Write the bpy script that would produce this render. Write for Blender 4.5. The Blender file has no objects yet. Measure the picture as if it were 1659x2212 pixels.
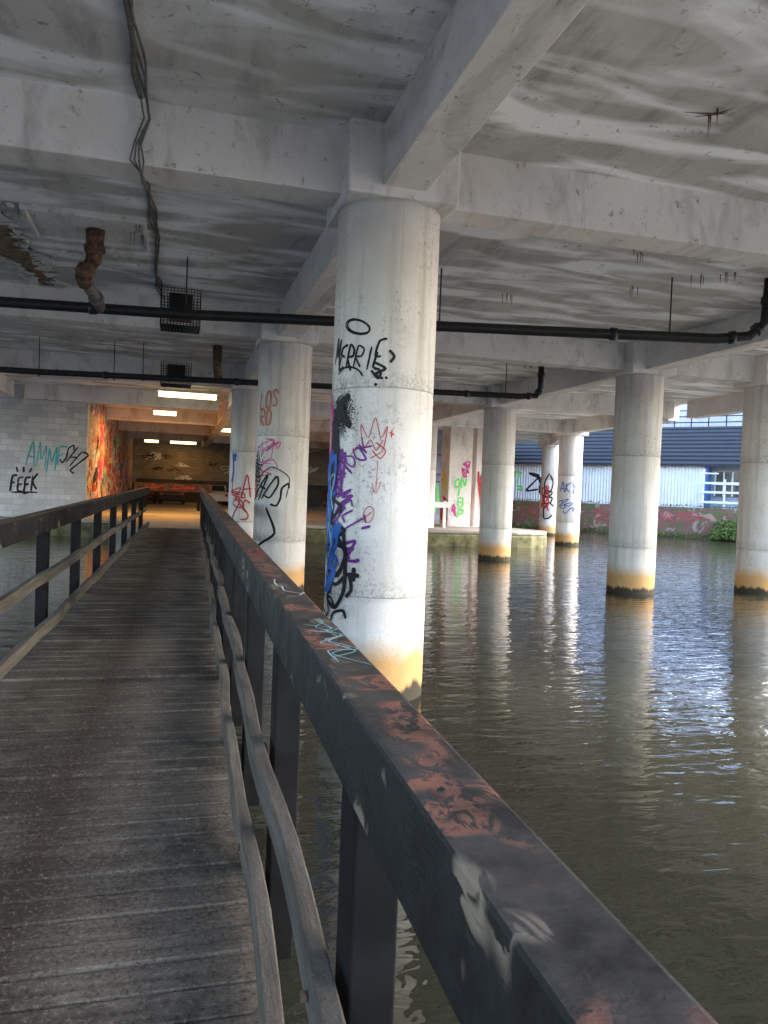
import bpy, bmesh, math, random
from mathutils import Vector, Matrix
random.seed(7)
S=bpy.context.scene
S.view_settings.view_transform='Standard'
try: S.view_settings.look='None'
except: pass
S.view_settings.exposure=0
COL=S.collection

# ---------------------------------------------------------------- node helper
class NT:
    def __init__(s,name):
        s.m=bpy.data.materials.new(name); s.m.use_nodes=True
        s.t=s.m.node_tree; s.t.nodes.clear()
        s.out=s.n('ShaderNodeOutputMaterial'); s.b=s.n('ShaderNodeBsdfPrincipled')
        s.l(s.b.outputs[0],s.out.inputs[0])
        s.geo=s.n('ShaderNodeNewGeometry'); s.pos=s.geo.outputs['Position']
    def n(s,t,**k):
        x=s.t.nodes.new(t)
        for a,b in k.items(): setattr(x,a,b)
        return x
    def l(s,a,b): s.t.links.new(a,b)
    def setin(s,sock,v):
        if hasattr(v,'links') or isinstance(v,bpy.types.NodeSocket): s.l(v,sock)
        else: sock.default_value=v
    def scale(s,v,sc,off=(0,0,0)):
        m=s.n('ShaderNodeMapping'); s.l(v,m.inputs[0]); m.inputs['Scale'].default_value=sc; m.inputs['Location'].default_value=off
        return m.outputs[0]
    def noise(s,sc=1,det=3,rough=.6,vec=None,dist=0):
        x=s.n('ShaderNodeTexNoise'); s.l(vec or s.pos,x.inputs['Vector'])
        x.inputs['Scale'].default_value=sc; x.inputs['Detail'].default_value=det; x.inputs['Roughness'].default_value=rough
        x.inputs['Distortion'].default_value=dist
        return x.outputs['Fac']
    def ramp(s,f,a,b,c0=0.,c1=1.):
        x=s.n('ShaderNodeMapRange'); x.clamp=True; s.l(f,x.inputs[0])
        for i,v in enumerate((a,b,c0,c1)): x.inputs[i+1].default_value=v
        return x.outputs[0]
    def mix(s,f,a,b,mode='MIX'):
        x=s.n('ShaderNodeMix'); x.data_type='RGBA'; x.blend_type=mode
        s.setin(x.inputs[0],f)
        for i,v in ((6,a),(7,b)):
            if isinstance(v,tuple): v=(v[0],v[1],v[2],1)
            s.setin(x.inputs[i],v)
        return x.outputs[2]
    def math(s,op,a,b=0.,c=0.):
        x=s.n('ShaderNodeMath'); x.operation=op
        s.setin(x.inputs[0],a); s.setin(x.inputs[1],b); s.setin(x.inputs[2],c)
        return x.outputs[0]
    def xyz(s):
        x=s.n('ShaderNodeSeparateXYZ'); s.l(s.pos,x.inputs[0]); return x.outputs
    def bump(s,h,st=.3,d=.02):
        x=s.n('ShaderNodeBump'); x.inputs['Strength'].default_value=st; x.inputs['Distance'].default_value=d
        s.l(h,x.inputs['Height']); s.l(x.outputs[0],s.b.inputs['Normal']); return x
    def base(s,c,r=.8,spec=None,metal=0):
        if isinstance(c,tuple): c=(c[0],c[1],c[2],1)
        s.setin(s.b.inputs['Base Color'],c); s.setin(s.b.inputs['Roughness'],r)
        s.b.inputs['Metallic'].default_value=metal
        if spec is not None: s.b.inputs['Specular IOR Level'].default_value=spec
        return s

def simple(name,c,r=.7,var=.25,sc=6,spec=.3,bs=0):
    t=NT(name); n=t.noise(sc,3,.65)
    c0=tuple(x*(1-var) for x in c); c1=tuple(min(1,x*(1+var)) for x in c)
    t.base(t.mix(t.ramp(n,.3,.7),c0,c1),r,spec)
    if bs: t.bump(t.noise(sc*3,3,.6),bs,.01)
    return t.m

def m_column():
    t=NT('column_concrete'); x,y,z=t.xyz()
    big=t.ramp(t.noise(.9,4,.65),.3,.7)
    c=t.mix(big,(.51,.485,.45),(.67,.65,.62))
    st=t.noise(1,4,.65,t.scale(t.pos,(7,7,.35)))
    c=t.mix(t.ramp(st,.48,.68,0,.65),c,(.36,.33,.29))
    sp=t.noise(24,4,.8); patch=t.ramp(t.noise(1.3,3,.6,t.scale(t.pos,(1,1,1),(4,2,9))),.48,.64)
    c=t.mix(t.math('MULTIPLY',t.ramp(sp,.54,.64),patch),c,(.26,.24,.21))
    fr=t.math('FRACT',t.math('MULTIPLY',t.math('ADD',z,t.math('ADD',-1.05,t.math('MULTIPLY',big,.015))),1/2.07))
    seam=t.math('LESS_THAN',fr,.006)
    c=t.mix(t.math('MULTIPLY',seam,.6),c,(.16,.14,.12))
    ab=t.ramp(fr,.0,.12,.75,0.); c=t.mix(t.math('MULTIPLY',ab,t.ramp(sp,.45,.56)),c,(.28,.26,.23))
    zz=t.math('ADD',z,t.math('MULTIPLY',t.math('SUBTRACT',st,.5),.35))
    c=t.mix(t.ramp(zz,.66,.40,0,.88),c,(.52,.27,.07))
    c=t.mix(t.ramp(zz,.18,.12),c,(.045,.038,.025))
    t.base(c,.75,.25)
    h=t.math('ADD',sp,t.math('MULTIPLY',seam,-1.)); t.bump(h,.45,.015)
    return t.m
def m_ceil(name,a,b,dark=(.16,.14,.12),dirt=.55,ripple_light=0):
    t=NT(name); x,y,z=t.xyz()
    n1=t.noise(.5,4,.65,dist=.6)
    c=t.mix(t.ramp(n1,.32,.68),a,b)
    n2=t.noise(.9,4,.7,t.scale(t.pos,(2.4,.5,1),(3,1,0)),.4)
    c=t.mix(t.ramp(n2,dirt-.05,dirt+.15,0,.65),c,tuple(q*.5 for q in a))
    if ripple_light:   # bright ripples of light off the water, painted into the colour
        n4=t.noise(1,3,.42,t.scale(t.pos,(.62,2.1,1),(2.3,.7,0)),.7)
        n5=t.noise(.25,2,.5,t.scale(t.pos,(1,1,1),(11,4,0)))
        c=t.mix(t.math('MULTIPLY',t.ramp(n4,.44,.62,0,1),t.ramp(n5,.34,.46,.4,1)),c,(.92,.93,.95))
    n3=t.noise(7,4,.8,dist=.4)
    c=t.mix(t.ramp(n3,.60,.70,0,.8),c,dark)
    t.base(c,.8,.2); t.bump(n3,.5,.03)
    return t.m
def m_wood(name,c,stain=False,rough=.75):
    t=NT(name); x,y,z=t.xyz()
    g=t.noise(1,4,.65,t.scale(t.pos,(3,28,28) if stain else (26,2.2,26)))
    k=t.mix(t.ramp(g,.3,.7),tuple(q*.6 for q in c),tuple(q*1.25 for q in c))
    f=t.noise(60,3,.8)
    if stain:
        wn=t.n('ShaderNodeTexWhiteNoise'); wn.noise_dimensions='1D'
        t.l(t.math('FLOOR',t.math('DIVIDE',t.math('ADD',y,1.6),.145)),wn.inputs['W'])
        k=t.mix(t.math('MULTIPLY',wn.outputs['Value'],.4),k,tuple(q*.5 for q in c))
        big=t.noise(2.1,4,.75)
        k=t.mix(t.ramp(big,.46,.60,0,.75),k,(.042,.034,.026))
        cx=t.math('ABSOLUTE',t.math('ADD',t.math('SUBTRACT',x,t.math('MULTIPLY',y,.0245)),.58))
        cx=t.math('ADD',cx,t.math('MULTIPLY',t.math('SUBTRACT',big,.5),.3))
        k=t.mix(t.ramp(cx,.26,.02,0,.7),k,(.035,.023,.015))
        k=t.mix(t.ramp(f,.56,.66,0,.6),k,(.24,.215,.18))
        k=t.mix(t.ramp(f,.45,.38,0,.7),k,(.028,.023,.019))
    else:
        k=t.mix(t.ramp(f,.6,.7,0,.5),k,tuple(q*.35 for q in c))
        k=t.mix(t.ramp(t.noise(1,3,.6,t.scale(t.pos,(9,1.6,9))),.5,.7,0,.6),k,tuple(q*.4 for q in c))
    t.base(k,rough,.15); t.bump(t.math('ADD',g,f),.6,.009)
    return t.m
def m_rail():
    t=NT('handrail_black_paint')
    n1=t.noise(6,4,.7)
    c=t.mix(t.ramp(n1,.35,.7),(.007,.0065,.0065),(.017,.016,.015))
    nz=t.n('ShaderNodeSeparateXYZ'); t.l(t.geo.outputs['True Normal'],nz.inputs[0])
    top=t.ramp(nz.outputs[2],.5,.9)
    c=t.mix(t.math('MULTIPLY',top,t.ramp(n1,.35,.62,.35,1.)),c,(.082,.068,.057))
    big=t.noise(4.2,2,.6)
    m=t.math('MULTIPLY',t.ramp(t.noise(24,3,.7,t.scale(t.pos,(1,.7,1),(2,5,0)),.9),.46,.52),t.ramp(big,.505,.56))
    c=t.mix(t.math('MULTIPLY',t.math('MULTIPLY',m,top),t.ramp(n1,.3,.55,.35,.95)),c,(.27,.11,.07))
    m2=t.math('MULTIPLY',t.ramp(t.noise(16,3,.6,t.scale(t.pos,(1,.5,1),(9,1,4)),.8),.48,.53),t.ramp(big,.39,.34))
    c=t.mix(t.math('MULTIPLY',m2,.85),c,(.20,.155,.11))
    t.base(c,t.ramp(n1,.3,.7,.5,.75),.2)
    t.bump(t.math('ADD',t.noise(45,3,.75),t.math('MULTIPLY',m,.4)),.45,.006)
    return t.m
def m_water():
    t=NT('river_water')
    w1=t.noise(1,2,.5,t.scale(t.pos,(1.0,2.5,1)),.5)
    w2=t.noise(1,2,.55,t.scale(t.pos,(3.6,9.,1),(3,8,0)),.6)
    h=t.math('ADD',t.math('MULTIPLY',w1,1.0),t.math('MULTIPLY',w2,.42))
    t.base((.024,.025,.017),.01,.5); t.b.inputs['IOR'].default_value=1.55
    t.bump(h,.35,.050); return t.m
def m_block(name,c,mort,sx=.45,sy=.22,paint=None,axis='XZ',rot=0):
    t=NT(name); x,y,z=t.xyz()
    u=x if axis=='XZ' else y
    if rot: u=t.math('ADD',t.math('MULTIPLY',x,math.cos(rot)),t.math('MULTIPLY',y,math.sin(rot)))
    cb=t.n('ShaderNodeCombineXYZ'); t.l(u,cb.inputs[0]); t.l(z,cb.inputs[1])
    b=t.n('ShaderNodeTexBrick'); t.l(cb.outputs[0],b.inputs['Vector'])
    b.inputs['Scale'].default_value=1; b.inputs['Brick Width'].default_value=sx; b.inputs['Row Height'].default_value=sy
    b.inputs['Mortar Size'].default_value=.012 if sx>.3 else .008; b.inputs['Mortar Smooth'].default_value=.3
    b.inputs['Color1'].default_value=(*c,1); b.inputs['Color2'].default_value=(*[q*.72 for q in c],1); b.inputs['Mortar'].default_value=(*mort,1)
    k=t.mix(t.ramp(t.noise(1.5,4,.7),.4,.75,0,.5),b.outputs['Color'],tuple(q*.5 for q in c))
    if paint:
        for i,(pc,th) in enumerate(paint):
            k=t.mix(t.ramp(t.noise(.9,3,.55,t.scale(t.pos,(1,1,1.3),(i*7.3,i*3.1,i*5.7)),1.5),th,th+.03),k,pc)
    t.base(k,.8,.2); t.bump(t.math('SUBTRACT',1.,b.outputs['Fac']),.5,.012)
    return t.m
def m_corr(name,c,period,axis,rot=0,rust=.3):
    t=NT(name); x,y,z=t.xyz()
    if axis=='Z': u=z
    else: u=t.math('ADD',t.math('MULTIPLY',x,math.cos(rot)),t.math('MULTIPLY',y,math.sin(rot)))
    s=t.math('SINE',t.math('MULTIPLY',u,2*math.pi/period))
    k=t.mix(t.ramp(t.noise(.8,4,.7),.4,.7,0,rust),c,tuple(q*.5 for q in c))
    t.base(k,.55,.4); t.bump(s,.8,.03); return t.m

M={}
M['col']=m_column()
M['slab']=m_ceil('slab_concrete_ripple_light',(.42,.41,.39),(.60,.59,.57),ripple_light=1)  # slab concrete with water-reflected light painted in as pale streaks
M['slab2']=m_ceil('slab_paint_flakes',(.60,.59,.57),(.72,.71,.69))
M['beam']=m_ceil('beam_whitewash',(.62,.575,.54),(.77,.74,.71),dirt=.56)
M['deck']=m_wood('deck_boards',(.145,.12,.094),True,.95)
M['grey']=m_wood('weathered_rail_wood',(.125,.11,.092),rough=.95)
M['rail']=m_rail()
M['black']=simple('black_paint',(.008,.0075,.0075),.7,.4,9,.15)
M['pipe']=simple('black_iron_pipe',(.017,.016,.016),.5,.5,12,.35)
M['rust']=simple('rusty_iron',(.13,.08,.05),.85,.7,14,.2,.8)
M['cable']=simple('cable_grey',(.13,.12,.115),.7,.5,20)
M['water']=m_water()
M['block']=m_block('painted_blockwork',(.60,.58,.56),(.40,.38,.36))
M['tunw']=m_block('graffitied_blockwork',(.58,.48,.38),(.3,.25,.2),axis='YZ',paint=[((.5,.03,.02),.54),((.06,.22,.5),.60),((.75,.35,.05),.6),((.03,.03,.03),.60),((.7,.68,.66),.62)])
M['bwall']=m_block('tunnel_end_blockwork',(.24,.205,.16),(.12,.10,.08))
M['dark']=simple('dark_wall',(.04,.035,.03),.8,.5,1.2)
M['land']=m_ceil('quay_concrete',(.22,.20,.175),(.31,.29,.26))
M['quay']=simple('mossy_quay_stone',(.12,.115,.06),.9,.6,2.5,.2,.8)
RB=math.atan2(-.773,.634)
M['brick']=m_block('bank_brick',(.20,.095,.07),(.2,.18,.15),.225,.075,rot=RB,paint=[((.10,.12,.05),.55),((.33,.2,.17),.6),((.25,.23,.2),.62)])
M['corr']=m_corr('corrugated_white',(.70,.72,.75),.2,'R',RB)
M['roof']=m_corr('dark_ribbed_roof',(.033,.038,.050),.28,'Z')
M['lilac']=m_corr('pale_cladding',(.50,.50,.58),.3,'R',RB)
M['blue']=simple('blue_paint',(.04,.10,.25),.5,.2)
M['wtim']=simple('white_timber',(.62,.63,.62),.6,.15)
M['glass']=simple('window_glass',(.03,.04,.05),.1,.2,3,.6,0)
M['grass']=simple('bank_growth',(.08,.12,.03),.9,.5,9)
M['leaf']=simple('leaves',(.10,.15,.035),.8,.5,6)
M['soil']=simple('bank_ground',(.14,.13,.10),.9,.4,1)
M['carw']=simple('car_paint_white',(.55,.56,.58),.25,.05,4,.6,0)
M['card']=simple('car_paint_dark',(.03,.03,.04),.25,.05,4,.6,0)
M['tyre']=simple('tyre',(.02,.02,.02),.8)
M['brown']=simple('exposed_lath',(.23,.17,.115),.9,.5,7,.1,1)
PC={'k':(.012,.012,.014),'r':(.42,.04,.05),'o':(.50,.14,.07),'p':(.14,.03,.20),'b':(.03,.10,.36),'t':(.05,.34,.36),'g':(.15,.60,.15),'m':(.50,.06,.24),'w':(.55,.56,.57),'y':(.75,.6,.08),'c':(.20,.36,.38)}
for k,v in PC.items(): M['s_'+k]=simple('spray_paint_'+k,v,.65,.25,14,.25,0)
def emis(name,c,s):
    t=NT(name); t.base(c,.5); t.b.inputs['Emission Color'].default_value=(*c,1); t.b.inputs['Emission Strength'].default_value=s; return t.m
M['tube']=emis('lit_diffuser',(1,.84,.42),4)

# ---------------------------------------------------------------- mesh helpers
def link(o,par=None):
    COL.objects.link(o)
    if par: o.parent=par
    return o
def empty(name):
    e=bpy.data.objects.new(name,None); e.empty_display_size=.2; return link(e)
def obj(name,bm,mat,par=None,smooth=False,bev=0):
    me=bpy.data.meshes.new(name); bm.normal_update(); bm.to_mesh(me); bm.free()
    for m in (mat if isinstance(mat,list) else [mat]): me.materials.append(m)
    if smooth:
        for p in me.polygons: p.use_smooth=True
    o=bpy.data.objects.new(name,me); link(o,par)
    if bev:
        b=o.modifiers.new('bevel','BEVEL'); b.width=bev; b.segments=2; b.limit_method='ANGLE'
    return o
def addbox(bm,x0,x1,y0,y1,z0,z1,mi=0):
    v=[bm.verts.new(p) for p in ((x0,y0,z0),(x1,y0,z0),(x1,y1,z0),(x0,y1,z0),(x0,y0,z1),(x1,y0,z1),(x1,y1,z1),(x0,y1,z1))]
    for f in ((3,2,1,0),(4,5,6,7),(0,1,5,4),(1,2,6,5),(2,3,7,6),(3,0,4,7)):
        q=bm.faces.new([v[i] for i in f]); q.material_index=mi
    return v
def box(name,x0,x1,y0,y1,z0,z1,mat,par=None,bev=0):
    bm=bmesh.new(); addbox(bm,x0,x1,y0,y1,z0,z1); return obj(name,bm,mat,par,False,bev)
def sweep(bm,path,w,h,mi=0):
    """box-section swept along path; path = centre-top points, w across X, h downwards"""
    rings=[]
    for p in path:
        x,y,z=p
        rings.append([bm.verts.new(q) for q in ((x-w/2,y,z-h),(x+w/2,y,z-h),(x+w/2,y,z),(x-w/2,y,z))])
    for a,b in zip(rings,rings[1:]):
        for i in range(4):
            f=bm.faces.new((a[i],a[(i+1)%4],b[(i+1)%4],b[i])); f.material_index=mi
    bm.faces.new(rings[0][::-1]).material_index=mi; bm.faces.new(rings[-1]).material_index=mi
def tube(bm,pts,r,seg=12,mi=0):
    pts=[Vector(p) for p in pts]; rings=[]
    rr=r if isinstance(r,(list,tuple)) else [r]*len(pts)
    up=Vector((0.13,.21,.97))
    for i,p in enumerate(pts):
        d=(pts[min(i+1,len(pts)-1)]-pts[max(i-1,0)]).normalized()
        a=d.cross(up)
        if a.length<.1: a=d.cross(Vector((1,0,0)))
        a.normalize(); b=d.cross(a)
        rings.append([bm.verts.new(p+rr[i]*(math.cos(k*2*math.pi/seg)*a+math.sin(k*2*math.pi/seg)*b)) for k in range(seg)])
    for A,B in zip(rings,rings[1:]):
        for k in range(seg):
            f=bm.faces.new((A[k],A[(k+1)%seg],B[(k+1)%seg],B[k])); f.material_index=mi; f.smooth=True
    bm.faces.new(rings[0][::-1]).material_index=mi; bm.faces.new(rings[-1]).material_index=mi
def poly(bm,pts,z0,z1):
    a=[bm.verts.new((x,y,z0)) for x,y in pts]; b=[bm.verts.new((x,y,z1)) for x,y in pts]
    bm.faces.new(b); bm.faces.new(a[::-1]); n=len(pts)
    for i in range(n): bm.faces.new((a[i],a[(i+1)%n],b[(i+1)%n],b[i]))

# ---------------------------------------------------------------- stroke lettering
F={'A':[[(0,0),(.45,1),(1,0)],[(.15,.4),(.9,.42)]],'B':[[(.05,0),(.05,1),(.7,.9),(.65,.6),(.1,.5),(.85,.42),(.8,.08),(.05,0)]],
'C':[[(.95,.85),(.5,1),(.05,.6),(.15,.1),(.6,0),(.95,.2)]],'D':[[(.05,0),(.1,1),(.8,.8),(.9,.3),(.05,0)]],'E':[[(.9,1),(.1,.95),(.08,.5),(.7,.52)],[(.08,.5),(.1,.02),(.95,.0)]],
'F':[[(.95,1),(.1,.95),(.05,0)],[(.08,.5),(.7,.55)]],'G':[[(.9,.85),(.4,1),(.05,.5),(.4,0),(.9,.1),(.9,.45),(.5,.45)]],'H':[[(.1,0),(.05,1)],[(.9,0),(.95,1)],[(.05,.5),(.95,.55)]],
'I':[[(.5,0),(.5,1)]],'K':[[(.08,0),(.08,1)],[(.9,1),(.1,.5),(.95,0)]],'L':[[(.1,1),(.1,.05),(.9,0)]],'M':[[(0,0),(.15,1),(.5,.3),(.85,1),(1,0)]],
'N':[[(.05,0),(.1,1),(.85,.05),(.95,1)]],'O':[[(.5,1),(.05,.6),(.2,.05),(.75,.05),(.95,.6),(.5,1)]],'P':[[(.1,0),(.1,1),(.85,.9),(.8,.5),(.1,.45)]],
'R':[[(.08,0),(.1,1),(.8,.9),(.75,.55),(.1,.5),(.95,0)]],'S':[[(.9,.85),(.4,1),(.1,.75),(.8,.4),(.7,.05),(.05,.1)]],'T':[[(0,1),(1,.97)],[(.5,1),(.5,0)]],
'U':[[(.05,1),(.1,.15),(.5,0),(.9,.15),(.95,1)]],'W':[[(0,1),(.25,0),(.5,.7),(.75,0),(1,1)]],'X':[[(0,1),(1,0)],[(0,0),(1,1)]],'Y':[[(0,1),(.5,.5),(1,1)],[(.5,.5),(.4,0)]],
'Z':[[(0,1),(.95,.95),(.05,.05),(1,0)]],'!':[[(.5,1),(.45,.35)],[(.43,.1),(.45,.02)]],'+':[[(.5,.8),(.5,.2)],[(.2,.5),(.8,.5)]],' ':[]}
def smooth(pl,n=5,k=.5):
    if len(pl)<3: return [tuple(Vector(pl[0]).lerp(Vector(pl[-1]),i/6)) for i in range(7)]
    P=[Vector(p) for p in pl]; P=[P[0]]+P+[P[-1]]; out=[]
    for i in range(1,len(P)-2):
        for j in range(n):
            t=j/n; p0,p1,p2,p3=P[i-1:i+3]; m1=(p2-p0)*k*.7; m2=(p3-p1)*k*.7
            out.append(tuple((2*t**3-3*t*t+1)*p1+(t**3-2*t*t+t)*m1+(-2*t**3+3*t*t)*p2+(t**3-t*t)*m2))
    out.append(tuple(P[-2])); return out
OFF=[0]
def word(txt,cx,cz,h,w,rot=0,jit=.08,slant=.1):
    n=len(txt); out=[]
    for i,ch in enumerate(txt):
        jy=random.uniform(-jit,jit)*h*1.5; js=random.uniform(.85,1.15)
        for s in F.get(ch,[]):
            pl=[]
            for (a,b) in s:
                a+=random.uniform(-jit,jit); b+=random.uniform(-jit,jit)
                X=(i+.08+a*.84)/n*w-w/2+b*h*slant; Z=(b-.5)*h*js+jy
                c,q=math.cos(rot),math.sin(rot); pl.append((cx+X*c-Z*q,cz+X*q+Z*c))
            out.append(pl)
    return out
def scribble(cx,cz,w,h,n=9):
    return [[(cx+random.uniform(-.5,.5)*w,cz+random.uniform(-.5,.5)*h) for _ in range(n)]]
def ell(cx,cz,rx,rz,rot=0,a0=0,a1=360):
    r=[]
    for i in range(13):
        a=math.radians(a0+(a1-a0)*i/12); X,Z=rx*math.cos(a),rz*math.sin(a); r.append((cx+X*math.cos(rot)-Z*math.sin(rot),cz+X*math.sin(rot)+Z*math.cos(rot)))
    return [r]
def paint(name,strokes,fn,wd,mat,par):
    bm=bmesh.new()
    for s in strokes:
        s=smooth(s)
        OFF[0]=(OFF[0]+1)%40; base=.003+OFF[0]*.00035
        prev=None; L=len(s); wk=wd*random.uniform(.8,1.2)
        for i,(a,z) in enumerate(s):
            p=Vector(s[max(i-1,0)]); q=Vector(s[min(i+1,L-1)]); d=q-p
            if d.length<1e-6: d=Vector((1,0))
            d.normalize(); nx,nz=-d[1],d[0]
            w=wk*.5*(1 if 0<i<L-1 else .6)*random.uniform(.85,1.1); e=base+i*.00004
            cur=[bm.verts.new(fn(a+nx*w,z+nz*w,e)),bm.verts.new(fn(a,z,e+.0004)),bm.verts.new(fn(a-nx*w,z-nz*w,e))]
            if prev:
                for k in (0,1):
                    bm.faces.new((prev[k],prev[k+1],cur[k+1],cur[k]))
            prev=cur
    return obj(name,bm,mat,par)
def speck(name,cx,cz,sx,sz,n,fn,mat,par,s0=.004,s1=.02):
    """spray-can overspray: many small dots with gaussian fall-off"""
    bm=bmesh.new()
    for i in range(n):
        a=random.gauss(cx,sx); z=random.gauss(cz,sz); r=random.uniform(s0,s1); e=.0025+random.random()*.004
        bm.faces.new([bm.verts.new(fn(a+r*math.cos(k*1.2566),z+r*math.sin(k*1.2566),e)) for k in range(5)])
    return obj(name,bm,mat,par)
def cylfn(cx,cy,r=.53):
    a0=math.atan2(-cy,-cx)
    return lambda a,z,e:(cx+(r+e)*math.cos(a0+a/r),cy+(r+e)*math.sin(a0+a/r),z)
def plfn(y): return lambda a,z,e:(a,y-e,z)

# ---------------------------------------------------------------- CONSTANTS
ZS=5.63; ZB=5.04; R=.53
XG=[-6.06,2.05,10.2,17.15]; YG=[-.1,7.75,15.5,23.35,31.2]
# ---------------------------------------------------------------- ceiling
ceil=empty('concrete_ceiling')
bm=bmesh.new(); poly(bm,[(-14,-2.2),(10.55,-2.2),(10.55,7.4),(17.45,7.4),(17.45,31.3),(20.9,39.5),(20.9,40.5),(-14,40.5)],ZS,ZS+.35); obj('slab',bm,M['slab'],ceil)  # out-of-view near right corner cut away to let sun and sky in
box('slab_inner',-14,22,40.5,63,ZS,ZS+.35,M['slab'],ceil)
bw=.22
for j,y in enumerate(YG):
    for a,b in zip([-14]+XG,XG):
        if j==0 and a>10: continue
        box('cross_beam',a+(.5 if a>-13 else 0),b-.5,y-bw,y+bw,ZB,ZS+.03,M['beam'],ceil,.012)
for x in XG:
    for a,b in zip([-2.1]+YG,YG):
        if x>17 and b<8: continue
        box('long_beam',x-bw,x+bw,a+(.5 if a>-2 else 0),b-.5,ZB,ZS+.03,M['beam'],ceil,.012)
for x in XG[:3]:
    box('long_beam',x-bw,x+bw,31.7,61.9,ZB,ZS+.03,M['beam'],ceil,.012)
for y in (39,46.8,54.6):
    for a,b in zip(XG[:2],XG[1:3]): box('cross_beam',a+.23,b-.23,y-bw,y+bw,ZB+.01,ZS+.03,M['beam'],ceil,.012)
bm=bmesh.new()
a=Vector((17.4,31.6)); b=Vector((20.2,38.6)); d=(b-a).normalized(); nn=Vector((-d.y,d.x))*.22
poly(bm,[tuple(a-nn),tuple(b-nn),tuple(b+nn),tuple(a+nn)],ZB,ZS+.03); obj('edge_beam',bm,M['beam'],ceil)
bm=bmesh.new()   # raised repair patch around the soil pipe
addbox(bm,-2.0,-.55,10.9,12.0,ZS-.035,ZS+.01)
for x0,x1,y0,y1 in ((-2.06,-.5,10.82,10.9),(-2.06,-.5,12.0,12.08),(-2.06,-2.0,10.901,11.999),(-.55,-.5,10.901,11.999)): addbox(bm,x0,x1,y0,y1,ZS-.08,ZS+.01)
obj('patch_board',bm,M['slab2'],ceil,False,.008)
strip=[(-3.3,8.6),(-2.5,9.4),(-2.35,11.2),(-2.12,15.2),(-2.5,15.2),(-2.66,14.0),(-3.0,12.6)]
bm=bmesh.new(); poly(bm,strip,ZS-.018,ZS+.01); obj('exposed_strip',bm,M['brown'],ceil)
bm=bmesh.new()
def flake(x,y,s,tm=.05):
    n=random.randint(4,6); a0=random.random()*6; tilt=random.uniform(0,tm)
    vs=[]
    for k in range(n):
        a=a0+k*2*math.pi/n; r=s*random.uniform(.5,1.2); vs.append(bm.verts.new((x+r*math.cos(a),y+r*math.sin(a),ZS-.020-tilt*(.5+.5*math.cos(a-a0))-random.uniform(0,.006))))
    bm.faces.new(vs)
for _ in range(260): flake(random.uniform(-6,-.6),random.uniform(9,22),random.uniform(.015,.07))
for _ in range(110): flake(random.gauss(-1.3,.5),random.gauss(12.6,.5),random.uniform(.015,.07))
for i in range(len(strip)):
    a=Vector(strip[i]); b=Vector(strip[(i+1)%len(strip)])
    for _ in range(int((b-a).length*26)):
        p=a.lerp(b,random.random()); flake(p.x+random.gauss(0,.06),p.y+random.gauss(0,.06),random.uniform(.04,.12),.03)
for _ in range(60): flake(random.uniform(2.6,9),random.uniform(9,20),random.uniform(.01,.04))
obj('peeling_paint',bm,M['slab2'],ceil)
bm=bmesh.new()
def drip(x,y,n=5,L=.2):
    for _ in range(n):
        dx,dy=random.uniform(-.12,.12),random.uniform(-.12,.12); l=random.uniform(.3,1)*L
        tube(bm,[(x+dx,y+dy,ZS),(x+dx,y+dy,ZS-l*.5),(x+dx,y+dy,ZS-l)],[.009,.005,.002],5)
for p in ((7.2,11.2),(8.0,10.0),(7.7,10.2),(-2,11.0),(-.6,11),(-.6,11.4),(5.5,12.5),(9,19),(3.4,13),(6.2,18.5),(6.2,9.6)): drip(*p)
drip(4.6,6.0,3,.26)
for k in range(6): tube(bm,[(4.6,6,ZS-.01),(4.6+random.uniform(-.3,.1),6+random.uniform(-.15,.15),ZS-.012)],[.008,.002],5)
obj('drips',bm,M['rust'],ceil)

# ---------------------------------------------------------------- columns
def column(x,y):
    bm=bmesh.new(); seg=56
    zs=[-1.2,0,.4,.98,1.0,1.02,2.0,3.08,3.1,3.12,4.2,4.90,4.96]
    rings=[]
    for z in zs:
        r=R
        if abs(z-1)<.001 or abs(z-3.1)<.001: r=R-.008
        rings.append([bm.verts.new((x+r*math.cos(2*math.pi*k/seg),y+r*math.sin(2*math.pi*k/seg),z)) for k in range(seg)])
    for A,B in zip(rings,rings[1:]):
        for k in range(seg): bm.faces.new((A[k],A[(k+1)%seg],B[(k+1)%seg],B[k]))
    bm.faces.new(rings[-1])
    o=obj('concrete_column',bm,M['col'],None,True)
    o.data.polygons[-1].use_smooth=False
    bm=bmesh.new(); addbox(bm,x-.56,x+.56,y-.56,y+.56,4.95,ZS+.02); obj('capital',bm,M['beam'],o,False,.02)
    return o
cols={}
for x in XG:
    for y in YG:
        if (x==XG[1] and y==YG[4]) or (x<0 and y>30): continue
        if abs(x-17.15)<.1 and y<30: continue
        cols[(x,y)]=column(x,y)
cols['fr']=column(13.7,15.45)
column(17.15,7.75)
cols['far2']=column(20.3,39.1)

c=cols[(XG[1],YG[1])]; f=cylfn(XG[1],YG[1])
paint('graffiti_halo',ell(-.29,3.71,.15,.07,-.3)+ell(-.28,3.71,.135,.06,-.3,20,380),f,.016,M['s_k'],c)
paint('graffiti_merrie',word('MERRIE',-.31,3.44,.26,.62,-.12,.1),f,.024,M['s_k'],c)
paint('graffiti_frown',ell(-.37,3.20,.17,.12,-.1,20,160)+[[(-.12,3.28),(-.05,3.2),(-.02,3.26)],[(-.1,3.36),(.02,3.3),(-.08,3.24),(.0,3.2)],[(.05,3.48),(.10,3.42),(.06,3.36)],[(.02,3.22),(.04,3.2)],[(-.08,3.15),(-.06,3.13)]],f,.024,M['s_k'],c)
paint('graffiti_pink',scribble(-.64,2.9,.2,.5,10)+scribble(-.6,2.5,.2,.5,10)+scribble(-.56,2.1,.2,.4,8),f,.028,M['s_m'],c)
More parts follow.
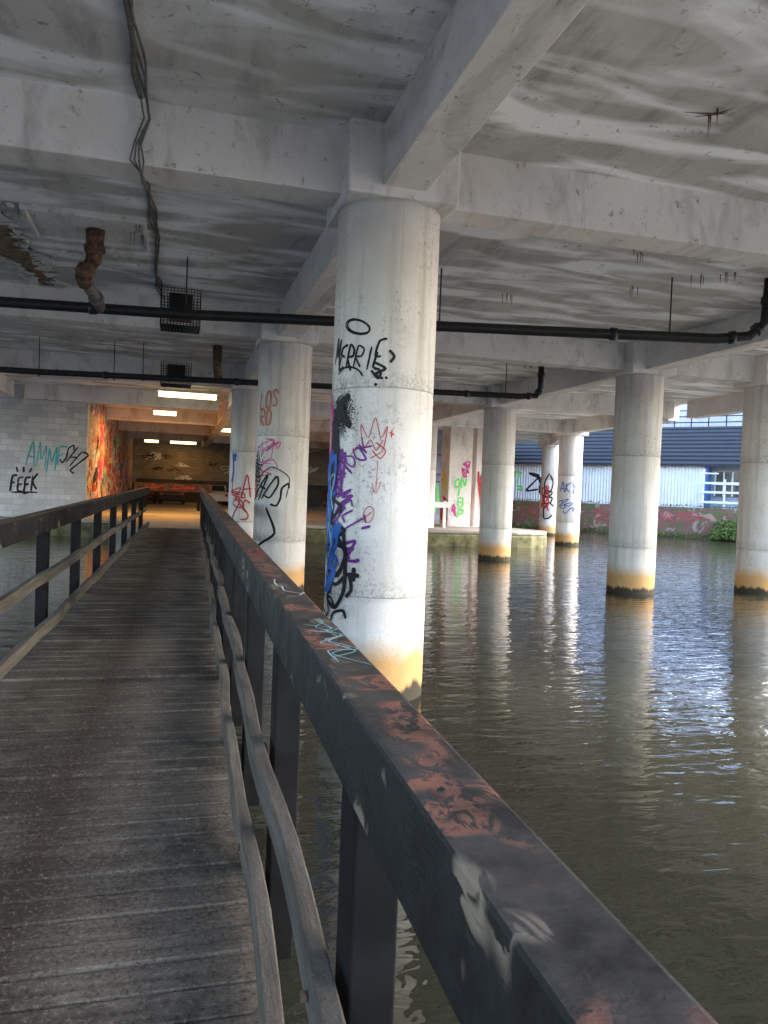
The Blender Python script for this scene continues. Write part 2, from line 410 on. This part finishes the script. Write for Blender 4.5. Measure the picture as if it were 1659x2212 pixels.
paint('graffiti_spray',[[(-.6,2.75),(-.48,2.95),(-.34,3.04)],[(-.53,3.0),(-.32,2.72)],[(-.6,2.9),(-.43,2.8)],[(-.45,2.98),(-.42,2.78)]],f,.065,M['s_k'],c)
speck('graffiti_overspray',-.46,2.86,.075,.10,3000,f,M['s_k'],c,.002,.007)
speck('graffiti_overspray_low',-.58,2.4,.06,.25,2600,f,M['s_k'],c,.002,.007)
paint('graffiti_black_streak',[[(-.6,2.8),(-.56,2.5),(-.6,2.2),(-.56,2.0)],[(-.53,2.75),(-.5,2.45),(-.54,2.2)],[(-.62,2.4),(-.5,2.3)]],f,.075,M['s_k'],c)
paint('graffiti_red_crown',[[(-.18,2.55),(-.2,2.75),(-.12,2.62),(-.06,2.82),(0,2.62),(.06,2.74),(.02,2.5),(-.1,2.42)],[(-.08,2.5),(0,2.42),(.05,2.5),(-.05,2.58)],[(-.16,2.5),(-.1,2.6),(-.04,2.5),(.02,2.6)],[(.08,2.68),(.13,2.66)],[(.105,2.71),(.1,2.63)],[(-.22,2.55),(-.3,2.45)]],f,.011,M['s_r'],c)
paint('graffiti_arrow',[[(-.02,2.4),(-.03,2.1)],[(-.07,2.18),(-.03,2.08),(.02,2.2)]],f,.007,M['s_r'],c)
paint('graffiti_blue',scribble(-.6,2.15,.25,.7,14)+scribble(-.56,1.7,.28,.6,14)+scribble(-.54,1.3,.25,.5,12),f,.042,M['s_b'],c)
paint('graffiti_cyan',scribble(-.6,2.0,.2,.5,8)+scribble(-.56,1.5,.2,.5,8),f,.018,M['s_c'],c)
paint('graffiti_purple',scribble(-.46,2.3,.24,.5,14)+scribble(-.48,1.95,.24,.4,14)+scribble(-.3,1.5,.2,.22,8)+scribble(-.24,1.42,.2,.12,5),f,.030,M['s_p'],c)
paint('graffiti_hook',word('HOOK',-.27,2.42,.15,.46,.95,.14),f,.022,M['s_p'],c)
paint('graffiti_melt',word('MELT!',-.27,1.88,.2,.48,-1.0,.14),f,.024,M['s_p'],c)
paint('graffiti_circle',ell(-.09,1.87,.05,.08,-.2)+[[(-.12,1.84),(-.06,1.9)]],f,.008,M['s_r'],c)
paint('graffiti_black_large',[[(-.66,2.05),(-.4,1.93),(-.58,1.78),(-.34,1.70),(-.52,1.58),(-.3,1.52)],[(-.66,1.5),(-.46,1.62),(-.32,1.47),(-.42,1.25),(-.62,1.3),(-.5,1.45)],[(-.36,1.7),(-.32,1.4),(-.33,1.10),(-.44,.92),(-.6,1.0),(-.5,1.15)],[(-.66,1.22),(-.44,1.15),(-.28,1.27),(-.24,1.12),(-.3,1.04)],[(-.56,1.5),(-.54,1.05)],[(-.22,1.34),(-.22,1.2)],[(-.28,1.27),(-.16,1.26)]],f,.046,M['s_k'],c)
paint('graffiti_black_low',word('SC',-.5,.86,.22,.4,-.6),f,.03,M['s_k'],c)
c=cols[(XG[1],YG[2])]; f=cylfn(XG[1],YG[2])
paint('graffiti_los',word('LOS',-.33,3.82,.28,.45)+word('RO',-.4,3.45,.3,.3),f,.028,M['s_o'],c)
paint('graffiti_pink_scribble',scribble(-.3,2.85,.5,.4,14)+scribble(-.3,2.55,.5,.3,10),f,.016,M['s_m'],c)
paint('graffiti_ads',word('ADS',-.22,2.05,.5,.62,-.5,.14)+[[(-.3,1.7),(-.1,1.2),(-.5,.9),(-.45,.5)]],f,.045,M['s_k'],c)
paint('graffiti_ads_ring',[[(-.5,2.3),(-.2,2.5),(.15,2.3),(.1,1.9)]],f,.025,M['s_k'],c)
speck('graffiti_overspray',-.6,2.4,.08,.2,700,f,M['s_k'],c,.004,.018)
paint('graffiti_red',scribble(-.6,2.1,.2,.6,8)+scribble(-.35,2.35,.3,.3,8),f,.022,M['s_r'],c)
c=cols[(XG[1],YG[3])]; f=cylfn(XG[1],YG[3])
paint('graffiti_red',word('LA',-.2,2.2,.7,.7)+word('ZS',-.2,1.4,.6,.6)+scribble(-.3,1.7,.6,.9,14),f,.04,M['s_r'],c)
paint('graffiti_blue',[[(-.5,3.1),(-.45,2.6),(-.52,2.2)]]+scribble(-.35,2.9,.3,.5,8),f,.06,M['s_b'],c)
c=cols[(XG[3],YG[4])]; f=cylfn(XG[3],YG[4])
paint('graffiti_blue',word('AKY',-.05,2.6,.45,.8)+word('ABS',-.1,1.8,.6,.7,-1.1),f,.04,M['s_b'],c)
c=cols['far2']; f=cylfn(20.3,39.1)
paint('graffiti_black',word('O',-.1,3.0,.9,.7)+word('B',-.1,2.2,.8,.7)+word('C',-.1,1.4,.8,.7),f,.07,M['s_k'],c)
paint('graffiti_red',scribble(-.3,2,.6,1.6,12),f,.07,M['s_r'],c)

# ---------------------------------------------------------------- footbridge
br=empty('footbridge')
def dz(y): return .56+.015*y
def xl(y): return -1.27+.0275*y
def xr(y): return .235+.0205*y
def rl(y): return -1.52+.0355*y
def rr_(y): return .385+.0140*y
Y0,Y1=-1.6,21.6
bm=bmesh.new(); y=Y0
while y<Y1:
    w=random.uniform(.126,.136); z=dz(y)+random.uniform(-.006,.006); t=random.uniform(-.004,.004)
    a,b=xl(y)-.08+random.uniform(-.01,.01),xr(y)+.05+random.uniform(-.01,.01)
    v=addbox(bm,a,b,y,y+w,z-.04,z)
    for i in (4,7): v[i].co.z+=t
    q=random.uniform(-.005,.005)
    for i in (1,2,5,6): v[i].co.y+=q
    y+=.145
obj('deck',bm,M['deck'],br,False,.004)
ys=[Y0+i*(Y1-Y0)/80 for i in range(81)]
def rail(name,fx,h,w,d,mat,wob=0,bev=.006):
    bm=bmesh.new(); ph=random.random()*6
    sweep(bm,[(fx(y)+wob*math.sin(y*1.9+ph)+wob*.6*math.sin(y*4.3+ph),y,dz(y)+h+wob*.8*math.sin(y*1.3+ph)) for y in ys],w,d)
    return obj(name,bm,mat,br,False,bev)
rail('handrail_right',rr_,1.10,.125,.19,M['rail'],0,.010)
rail('handrail_left',rl,1.10,.125,.19,M['rail'],0,.010)
rail('mid_rail_right',lambda y:xr(y)+.055,.49,.05,.10,M['grey'],.011)
rail('kerb_right',lambda y:xr(y)+.01,.13,.055,.10,M['grey'],.011)
rail('mid_rail_left',lambda y:xl(y)-.10,.56,.05,.10,M['grey'],.009)
rail('kerb_left',lambda y:xl(y)-.03,.15,.055,.10,M['grey'],.009)
bm=bmesh.new()
y=.15
while y<Y1:
    x=rr_(y)+.012; addbox(bm,x-.045,x+.055,y-.07,y+.07,dz(y)-.35,dz(y)+.92); y+=1.42
y=.3
while y<Y1:
    x=rl(y)-.012; addbox(bm,x-.05,x+.05,y-.08,y+.08,dz(y)-.35,dz(y)+.92); y+=1.95
obj('posts',bm,M['black'],br,False,.006)
bm=bmesh.new()
for fx in (xl,xr): sweep(bm,[(fx(y)+(.12 if fx is xl else -.12),y,dz(y)-.045) for y in ys],.12,.22)
y=1.
while y<Y1:
    addbox(bm,xl(y)-.3,xr(y)+.3,y-.06,y+.06,dz(y)-.42,dz(y)-.27)
    for x in (xl(y)+.1,xr(y)-.1): addbox(bm,x-.1,x+.1,y-.1,y+.1,-1.2,dz(y)-.425)
    y+=4.1
obj('understructure',bm,M['black'],br)
bm=bmesh.new()
y=.15
while y<8:
    for h in (.44,.08):
        x=xr(y)+(.028 if h>.2 else -.02); tube(bm,[(x+.004,y,dz(y)+h),(x-.008,y,dz(y)+h)],.012,8)
    y+=1.42
obj('bolts',bm,M['rust'],br)
bm=bmesh.new()
for y in (1.02,2.3,3.7): tube(bm,[(rr_(y)-.02,y,dz(y)+1.099),(rr_(y)-.02,y,dz(y)+1.102)],.006,10)
obj('screw_heads',bm,M['tyre'],br)
def topfn(a,b,e): return (a,b,dz(b)+1.10+e)
paint('graffiti_blue_tag',[[(rr_(2)+random.uniform(-.045,.045),1.75+i*.06+random.uniform(-.05,.05)) for i in range(9)] for _ in range(3)],topfn,.005,M['s_c'],br)
paint('graffiti_white_tag',[[(rr_(2.9)+random.uniform(-.045,.045),2.7+i*.06+random.uniform(-.05,.05)) for i in range(8)]]+word('MAE',rl(9),9,.1,1.2,1.5),topfn,.006,M['s_w'],br)
paint('graffiti_red_tag',word('WR',rr_(4.2),4.2,.09,.5,1.5),topfn,.008,M['s_r'],br)

# ---------------------------------------------------------------- water & land
bm=bmesh.new(); v=[bm.verts.new(p) for p in ((-400,-400,0),(400,-400,0),(400,400,0),(-400,400,0))]; bm.faces.new(v); obj('water',bm,M['water'])
qy=empty('quay')
def arc(cx,cy,r,a0,a1,n=10): return [(cx+r*math.cos(math.radians(a0+(a1-a0)*i/n)),cy+r*math.sin(math.radians(a0+(a1-a0)*i/n))) for i in range(n+1)]
land=[(-30,30.2),(4.5,30.2),(9,29.2)]+arc(13.6,31.0,2.2,-90,90)+[(13.9,40),(22,62),(22,75),(-30,75)]
bm=bmesh.new(); poly(bm,land,-.8,.5); obj('quay_wall',bm,M['quay'],qy,False,.08)
bm=bmesh.new(); poly(bm,[(x,y+.03) for x,y in land],.505,.64); obj('quay_paving',bm,M['land'],qy,False,.04)
bm=bmesh.new()
v=[(-1.7,21.62),(1.6,21.62),(1.6,30.4),(-1.7,30.4)]
A=[bm.verts.new((x,y,-.8)) for x,y in v]; B=[bm.verts.new((x,y,.885 if y<25 else .66)) for x,y in v]
bm.faces.new(B); bm.faces.new(A[::-1])
for i in range(4): bm.faces.new((A[i],A[(i+1)%4],B[(i+1)%4],B[i]))
obj('landing',bm,M['land'],qy)

w=empty('block_wall'); box('face',-14,-3.32,31.0,31.4,.6,5.03,M['block'],w)
f=plfn(31.0)
paint('graffiti_teal',word('AMMF',-4.75,2.9,.85,1.4,0,.1),f,.05,M['s_t'],w)
paint('graffiti_black',word('SHZ',-3.85,2.9,.8,.8,-.5,.12),f,.06,M['s_k'],w)
paint('graffiti_feek',word('FEEK',-5.5,1.9,.55,.95,0,.08)+[[(-5.7,2.3),(-5.75,2.5)],[(-5.5,2.3),(-5.5,2.52)],[(-5.3,2.3),(-5.22,2.48)],[(-5.9,1.55),(-5.0,1.58)]],f,.07,M['s_k'],w)
sw=empty('tunnel_side_wall'); box('face',-3.72,-3.32,31.41,61.8,.6,5.6,M['tunw'],sw)
fsw=lambda a,z,e:(-3.32+e,a,z)
for i in range(34):
    paint('graffiti_tag',scribble(random.uniform(32,58),random.uniform(1.6,4.4),2.0,1.0,random.randint(7,13)),fsw,.13,M['s_'+random.choice('krwbyromt')],sw)
bw_=empty('tunnel_back_wall'); box('face',-14,22,62,62.4,.5,5.6,M['bwall'],bw_)
for i in range(34):
    paint('graffiti_tag',scribble(random.uniform(-3,20),random.uniform(2.5,4.8),random.uniform(.6,1.4),random.uniform(.3,.7),random.randint(7,14)),plfn(62),.05,M['s_'+random.choice('kkkwtw')],bw_)
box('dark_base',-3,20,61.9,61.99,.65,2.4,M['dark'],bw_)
w=empty('graffiti_wall'); box('face',8.5,14.6,40,40.3,.6,5.6,simple('grey_blue_wall',(.22,.24,.30),.8,.3,2),w)
f=plfn(40)
paint('graffiti_smiley',ell(13.9,3.5,.75,.75)+ell(13.65,3.75,.07,.15)+ell(14.15,3.75,.07,.15)+ell(13.9,3.55,.4,.4,0,200,340),f,.09,M['s_p'],w)
paint('graffiti_stem',[[(13.9,2.7),(13.95,1.8),(13.8,1.0)],[(13.9,1.6),(14.3,2.0),(14.35,1.7),(13.9,1.5)],[(13.9,1.5),(13.5,1.9)]],f,.12,M['s_g'],w)
paint('graffiti_tag',word('SMO',12.4,3,.9,1.6)+word('TOK',11,2,1,1.8),f,.1,M['s_m'],w)
p=empty('concrete_pier'); box('shaft',11.8,12.9,32.4,33.5,.62,5.62,M['beam'],p,.02)
f=plfn(32.4)
paint('graffiti_on_tbp',word('ON',12.35,2.65,.4,.6)+word('T',12.3,2.2,.4,.3)+word('B',12.4,1.75,.42,.35)+word('P',12.4,1.25,.4,.35),f,.08,M['s_g'],p)
paint('graffiti_red_tag',scribble(12.6,3.2,.4,.8,10)+scribble(12.1,1.4,.3,.8,8),f,.08,M['s_m'],p)
fs=lambda a,z,e:(11.8-e,a,z)
paint('graffiti_side',scribble(32.9,1.5,.8,1.2,16)+scribble(32.9,1.3,.8,1.,16),fs,.14,M['s_r'],p)
paint('graffiti_side_yellow',scribble(32.9,2.6,.8,.9,12),fs,.1,M['s_y'],p)
p=empty('concrete_pier'); box('shaft',13.5,14.1,33.4,34.2,.62,5.62,M['beam'],p,.02)
paint('graffiti_tag',scribble(13.8,2.4,.4,2.2,18),plfn(33.4),.07,M['s_r'],p)
g=empty('graffiti_barrier')
box('board',9.2,11.4,31.0,31.08,1.5,1.75,M['wtim'],g,.01)
for x in (9.4,11.2): box('post',x-.06,x+.06,31.09,31.2,.6,1.8,M['wtim'],g)

b=empty('road_barrier'); box('board',-2.2,1.9,43,43.12,1.65,2.1,simple('barrier_paint',(.07,.045,.04),.8,.6,3),b,.02)
for x in (-1.6,1.2): box('post',x-.08,x+.08,43.13,43.28,.6,2.1,M['black'],b)
paint('graffiti_tag',scribble(-1.2,1.88,1.2,.3,8)+scribble(.4,1.88,1.4,.3,9),plfn(43),.03,M['s_r'],b)
def lamp(x,y,L,power,z=5.22,col=(1,.48,.12)):
    e=empty('fluorescent_light')
    box('housing',x-L/2-.04,x+L/2+.04,y-.14,y+.14,z+.08,z+.16,M['wtim'],e)
    box('diffuser',x-L/2,x+L/2,y-.12,y+.12,z-.1,z+.078,M['tube'],e,.02)
    for s in (-.4,.4): box('hanger',x+s*L-.01,x+s*L+.01,y-.01,y+.01,z+.161,ZS,M['pipe'],e)
    if power:
        ld=bpy.data.lights.new('tube_light','AREA'); ld.shape='RECTANGLE'; ld.size=L; ld.size_y=.24; ld.energy=power; ld.color=col
        o=bpy.data.objects.new('tube_light',ld); o.location=(x,y,z-.13); link(o,e)
lamp(.3,28.9,2.05,40,5.33)
lamp(2.6,43.8,1.4,330,5.2)
lamp(-1.9,60,1.0,0); lamp(.4,60,1.9,60)
lamp(-.6,36.4,1.0,600,5.3)

def car(x,y,mat):
    e=empty('parked_car'); z=.65
    prof=[(-2.1,.3),(-2.15,.75),(-1.95,.95),(-1.3,1.0),(-.75,1.42),(.9,1.45),(1.6,1.02),(2.1,.92),(2.15,.35)]
    bm=bmesh.new(); rings=[]
    for s in (-.88,-.8,.8,.88):
        rings.append([bm.verts.new((x+s*(1 if h<1 else .84),y+q,z+h)) for q,h in prof])
    n=len(prof)
    for A,B in zip(rings,rings[1:]):
        for i in range(n): bm.faces.new((A[i],A[(i+1)%n],B[(i+1)%n],B[i]))
    bm.faces.new(rings[0][::-1]); bm.faces.new(rings[-1]); obj('body',bm,mat,e,False,.04)
    bm=bmesh.new()
    v=[bm.verts.new(p) for p in ((x-.66,y-1.28,z+1.04),(x+.66,y-1.28,z+1.04),(x+.6,y-.82,z+1.42),(x-.6,y-.82,z+1.42))]; bm.faces.new(v); obj('rear_window',bm,M['glass'],e)
    bm=bmesh.new()
    for sx in (-.8,.8):
        for sy in (-1.35,1.35): tube(bm,[(x+sx-.1,y+sy,z+.32),(x+sx+.1,y+sy,z+.32)],.32,16)
    obj('wheels',bm,M['tyre'],e)
    for s in (-.7,.7): box('tail_lamp',x+s-.1,x+s+.1,y-2.17,y-2.1,z+.66,z+.84,M['s_r'],e)
car(2.75,57.5,M['carw']); car(-.3,57.5,M['card']); car(-2.3,58,M['card']); car(6.5,57,M['card'])

# ---------------------------------------------------------------- pipes
def pipe(name,pts,r=.075):
    e=empty(name); bm=bmesh.new(); tube(bm,pts,r,16); obj('pipe_run',bm,M['pipe'],e,False)
    bm=bmesh.new()
    for a,b in zip(pts,pts[1:]):
        a,b=Vector(a),Vector(b); n=max(1,int((b-a).length/2.8))
        for i in range(n):
            p=a.lerp(b,(i+.5)/n); d=(b-a).normalized()*.05
            tube(bm,[p-d,p+d],r*1.25,16)
    obj('couplings',bm,M['pipe'],e)
    return e
P1=pipe('drain_pipe',[(-13,14.4,4.80),(-2.7,12.85,4.76),(.06,12.4,4.74),(5,11.15,4.72),(8.1,10.32,4.70),(8.55,10.1,4.74),(8.75,10.0,4.95),(8.78,9.98,5.63)],.08)
P2=pipe('drain_pipe',[(-13,22.2,4.80),(-3.4,20.8,4.76),(3,19.5,4.74),(8.6,18.4,4.72),(9,18.3,4.75),(9.1,18.3,4.95),(9.1,18.3,5.63)],.075)
def rod(e,x,y,z=4.76):
    bm=bmesh.new(); tube(bm,[(x,y,z),(x,y,ZS)],.012,6); tube(bm,[(x,y-.02,z-.1),(x,y+.02,z-.1)],.02,6); obj('hanger',bm,M['pipe'],e)
for x,y in ((.06,12.4),(3.9,11.43),(7.4,10.5),(-5,13.2)): rod(P1,x,y)
for x,y in ((-3.4,20.8),(-1.6,20.43),(-.9,20.3),(5.4,19.03),(8.2,18.48)): rod(P2,x,y)
e=empty('rusty_soil_pipe'); bm=bmesh.new()
tube(bm,[(-1.2,11.5,5.6),(-1.2,11.5,5.35),(-1.22,11.55,5.14)],[.13,.12,.10],14); tube(bm,[(-1.2,11.5,5.38),(-1.2,11.5,5.3)],.145,14)
tube(bm,[(-1.22,11.55,5.2),(-1.3,11.6,5.05),(-1.38,11.7,4.98),(-1.36,11.85,4.93)],.10,14); tube(bm,[(-1.3,11.6,5.1),(-1.36,11.65,5.0)],.125,14)
obj('stack',bm,M['rust'],e)
bm=bmesh.new(); tube(bm,[(-1.36,11.8,4.96),(-1.26,12.15,4.84),(-1.2,12.6,4.75)],.085,14); tube(bm,[(-1.25,12.2,4.83),(-1.23,12.3,4.81)],.11,14); obj('branch',bm,M['cable'],e)
e=empty('rusty_soil_pipe'); bm=bmesh.new(); tube(bm,[(.9,19.9,5.62),(.9,19.9,5.1),(.95,19.95,4.8)],[.12,.1,.1],12); obj('stack',bm,M['rust'],e)
def cage(x,y,z0,z1,w):
    bm=bmesh.new(); n=12
    for i in range(n+1):
        k=-w/2+w*i/n; zz=z0+(z1-z0)*i/n
        for s in (-w/2,w/2):
            tube(bm,[(x+k,y+s,z0),(x+k,y+s,z1)],.006,4); tube(bm,[(x+s,y+k,z0),(x+s,y+k,z1)],.006,4)
            tube(bm,[(x-w/2,y+s,zz),(x+w/2,y+s,zz)],.006,4); tube(bm,[(x+s,y-w/2,zz),(x+s,y+w/2,zz)],.006,4)
        tube(bm,[(x+k,y-w/2,z0),(x+k,y+w/2,z0)],.006,4); tube(bm,[(x-w/2,y+k,z0),(x+w/2,y+k,z0)],.006,4)
    addbox(bm,x-w*.3,x+w*.3,y-w*.3,y+w*.3,z0+.15,z1-.05)
    obj('wire_cage',bm,M['pipe'])
cage(-.02,13.9,4.8,5.42,.66); cage(-.1,22,4.8,5.4,.8)
e=empty('ceiling_cable'); bm=bmesh.new()
for k in range(4):
    o=lambda y:(-.42+.035*math.sin(y*1.7+k*.5)+.018*math.sin(y*5.1+k*1.7)+k*.012)
    pts=[]; y=-2
    while y<7.4: pts.append((o(y),y,ZS-.02-.03*abs(math.sin(y*1.7+k)))); y+=.2
    tube(bm,pts+[(o(7.4),7.42,5.6)],.024 if k==0 else .011,6)
    tube(bm,[(o(7.4),7.42,5.6),(o(7.4)+.03,7.49,5.45),(-.47+.02*k,7.48,5.2),(-.50+.04*k,7.47,5.05),(-.4,7.6,4.98-.02*k),(-.36,7.9,4.99-.02*k),(-.35,8.05,5.3),(-.36,8.2,5.58)],.009,6)
    pts=[(-.36,8.2,5.58)]; y=8.4
    while y<15.2: pts.append((o(y),y,ZS-.02)); y+=.2
    tube(bm,pts,.012,6)
obj('strands',bm,M['cable'],e)

# ---------------------------------------------------------------- far bank
T=Vector((.634,-.773,0)); Nn=Vector((.773,.634,0)); B0=Vector((23,48,0))   # Nn points away from camera
def bb(bm,s0,s1,d0,d1,z0,z1):
    pts=[B0+T*s+Nn*d for s,d in ((s0,d0),(s1,d0),(s1,d1),(s0,d1))]
    a=[bm.verts.new((p.x,p.y,z0)) for p in pts]; b=[bm.verts.new((p.x,p.y,z1)) for p in pts]
    bm.faces.new(b); bm.faces.new(a[::-1])
    for i in range(4): bm.faces.new((a[i],a[(i+1)%4],b[(i+1)%4],b[i]))
def bbox(name,s0,s1,d0,d1,z0,z1,mat,par=None,bev=0):
    bm=bmesh.new(); bb(bm,s0,s1,d0,d1,z0,z1); return obj(name,bm,mat,par,False,bev)
bbox('ground',-120,200,.3,300,-.8,1.7,M['soil'])
bwall=bbox('bank_brick_wall',-25,14.2,0,.35,-.5,1.85,M['brick'])
bbox('bank_brick_wall',14.6,60,-.6,.2,-.5,1.2,M['brick'])
bl=empty('warehouse_building')
bbox('wall_left',-25,6.4,1.6,8,1.7,4.5,M['corr'],bl)
bbox('wall_right',6.55,11.3,1.5,8,1.7,4.45,M['corr'],bl)
bbox('door_post',6.4,6.55,1.45,1.6,1.7,4.5,M['blue'],bl)
bbox('recess_wall',11.3,40,2.4,8,1.7,4.45,simple('render_blue_grey',(.30,.33,.38),.7,.2,2),bl)
bbox('blue_frame',11.3,11.5,1.4,2.4,1.7,4.45,M['blue'],bl)
bbox('window_band',11.7,16,2.33,2.4,2.6,4.1,M['glass'],bl)
for i in range(9): bbox('mullion',11.7+i*.5,11.78+i*.5,2.27,2.33,2.6,4.1,M['wtim'],bl)
bbox('transom',11.6,16,2.22,2.27,3.3,3.38,M['wtim'],bl)
bbox('fascia',-25,40,1.1,1.25,4.4,4.7,M['roof'],bl)
bm=bmesh.new()
for i in range(20):
    z=4.7+i*.125; d=1.2+i*.2
    bb(bm,-25,15.5,d,d+.26,z,z+.11)
obj('roof',bm,M['roof'],bl)
ub=empty('pale_building'); bbox('cladding',-25,60,6.5,14,4,12,M['lilac'],ub)
bm=bmesh.new()
for z in (7.5,7.9,8.3): bb(bm,-5,40,5.6,5.66,z,z+.06)
for i in range(40): s=-5+i*1.1; bb(bm,s,s+.06,5.66,5.72,7.1,8.4)
obj('balcony_railing',bm,M['black'],ub)
bbox('balcony_slab',-5,40,5.2,6.5,6.9,7.1,M['roof'],ub)
fn=lambda a,z,e: tuple(B0+T*a+Nn*(1.6-e)+Vector((0,0,z)))
paint('graffiti_black',word('ZES',.9,3.2,1.4,3.0,0,.16)+scribble(1.5,2.4,2,1,14)+scribble(.5,3.3,2,1,12),fn,.15,M['s_k'],bl)
paint('graffiti_green',word('NT',-1.6,3.5,.8,1.2)+scribble(-1.2,2.6,.6,.6,6),fn,.12,M['s_g'],bl)
fnb=lambda a,z,e: tuple(B0+T*a+Nn*(-e)+Vector((0,0,z)))
paint('graffiti_red_tags',word('KEFS',1,1.2,.7,2.6)+word('SOR',6,1.2,.6,2.2)+word('RAMO',10,1.25,.6,3),fnb,.06,M['s_r'],bwall)
fe=empty('timber_fence'); bm=bmesh.new()
for z in (2.15,2.75,3.3): bb(bm,11.3,16.5,.5,.57,z,z+.13)
for i in range(5): s=11.4+i*1.2; bb(bm,s,s+.1,.57,.66,1.7,3.6+.6*(i==0))
bb(bm,11.2,12.3,.45,.5,3.9,3.98)
obj('rails',bm,M['wtim'],fe)
def bush(name,c,r,n,mat,flat=.7,leaf=.09):
    bm=bmesh.new()
    for _ in range(n):
        d=Vector((random.gauss(0,1),random.gauss(0,1),random.gauss(0,1))).normalized()*random.random()**.4
        p=Vector(c)+Vector((d.x*r,d.y*r,abs(d.z)*r*flat))
        q=[p+Vector((random.uniform(-1,1),random.uniform(-1,1),random.uniform(-1,1)))*leaf for _ in range(3)]
        bm.faces.new([bm.verts.new(x) for x in q])
    return obj(name,bm,mat)
for s,r in ((13.0,.9),(14.2,1.2),(15.6,1.3)):
    p=B0+T*s-Nn*.4; bush('shrub',(p.x,p.y,.1),r,1700,M['leaf'],1.3)
bm=bmesh.new()
for i in range(2600):
    s=random.uniform(-8,15); p=B0+T*s-Nn*abs(random.gauss(0,.25)); z=random.uniform(0,.22)
    q=[p+Vector((random.uniform(-.07,.07),random.uniform(-.07,.07),z+random.uniform(-.03,.16))) for _ in range(3)]
    bm.faces.new([bm.verts.new(x) for x in q])
obj('bank_vegetation',bm,M['grass'])
bm=bmesh.new()
for i in range(1500):
    s=random.uniform(-20,14); p=B0+T*s+Nn*random.uniform(.0,.4); z=1.85+random.uniform(0,.12)
    q=[p+Vector((random.uniform(-.07,.07),random.uniform(-.07,.07),z+random.uniform(-.05,.1))) for _ in range(3)]
    bm.faces.new([bm.verts.new(x) for x in q])
obj('grass',bm,M['grass'])

# ---------------------------------------------------------------- light
W=bpy.data.worlds.new('World'); S.world=W; W.use_nodes=True; nt=W.node_tree
bg=nt.nodes['Background']; sk=nt.nodes.new('ShaderNodeTexSky'); sk.sky_type='NISHITA'; sk.sun_disc=False
EL=math.radians(36); AZ=math.radians(98)   # azimuth clockwise from +Y
sk.sun_elevation=EL; sk.sun_rotation=AZ; sk.air_density=1.0; sk.dust_density=3.0; sk.ozone_density=1.4
nt.links.new(sk.outputs[0],bg.inputs[0]); bg.inputs[1].default_value=1.75
ld=bpy.data.lights.new('sun','SUN'); ld.energy=5; ld.angle=math.radians(10); ld.color=(1,.97,.93)
so=bpy.data.objects.new('sun',ld); link(so)
sd=Vector((math.sin(AZ)*math.cos(EL),math.cos(AZ)*math.cos(EL),math.sin(EL)))
so.rotation_euler=sd.to_track_quat('Z','Y').to_euler(); so.location=sd*60

# ---------------------------------------------------------------- camera
f_px=1650.; cam=bpy.data.cameras.new('camera'); cam.sensor_fit='HORIZONTAL'; cam.sensor_width=36; cam.lens=36*f_px/1659
cam.clip_start=.05; cam.clip_end=2000
yaw=math.radians(15.26); pit=math.radians(-1.53); rol=math.radians(2.2)
Fw=Vector((math.sin(yaw)*math.cos(pit),math.cos(yaw)*math.cos(pit),math.sin(pit)))
R0=Vector((math.cos(yaw),-math.sin(yaw),0)); U0=R0.cross(Fw)
cx=R0*math.cos(rol)+U0*math.sin(rol); cy=-R0*math.sin(rol)+U0*math.cos(rol)
mt=Matrix((cx,cy,-Fw)).transposed().to_4x4(); mt.translation=Vector((0,0,2.1))
co=bpy.data.objects.new('camera',cam); link(co); co.matrix_world=mt; S.camera=co
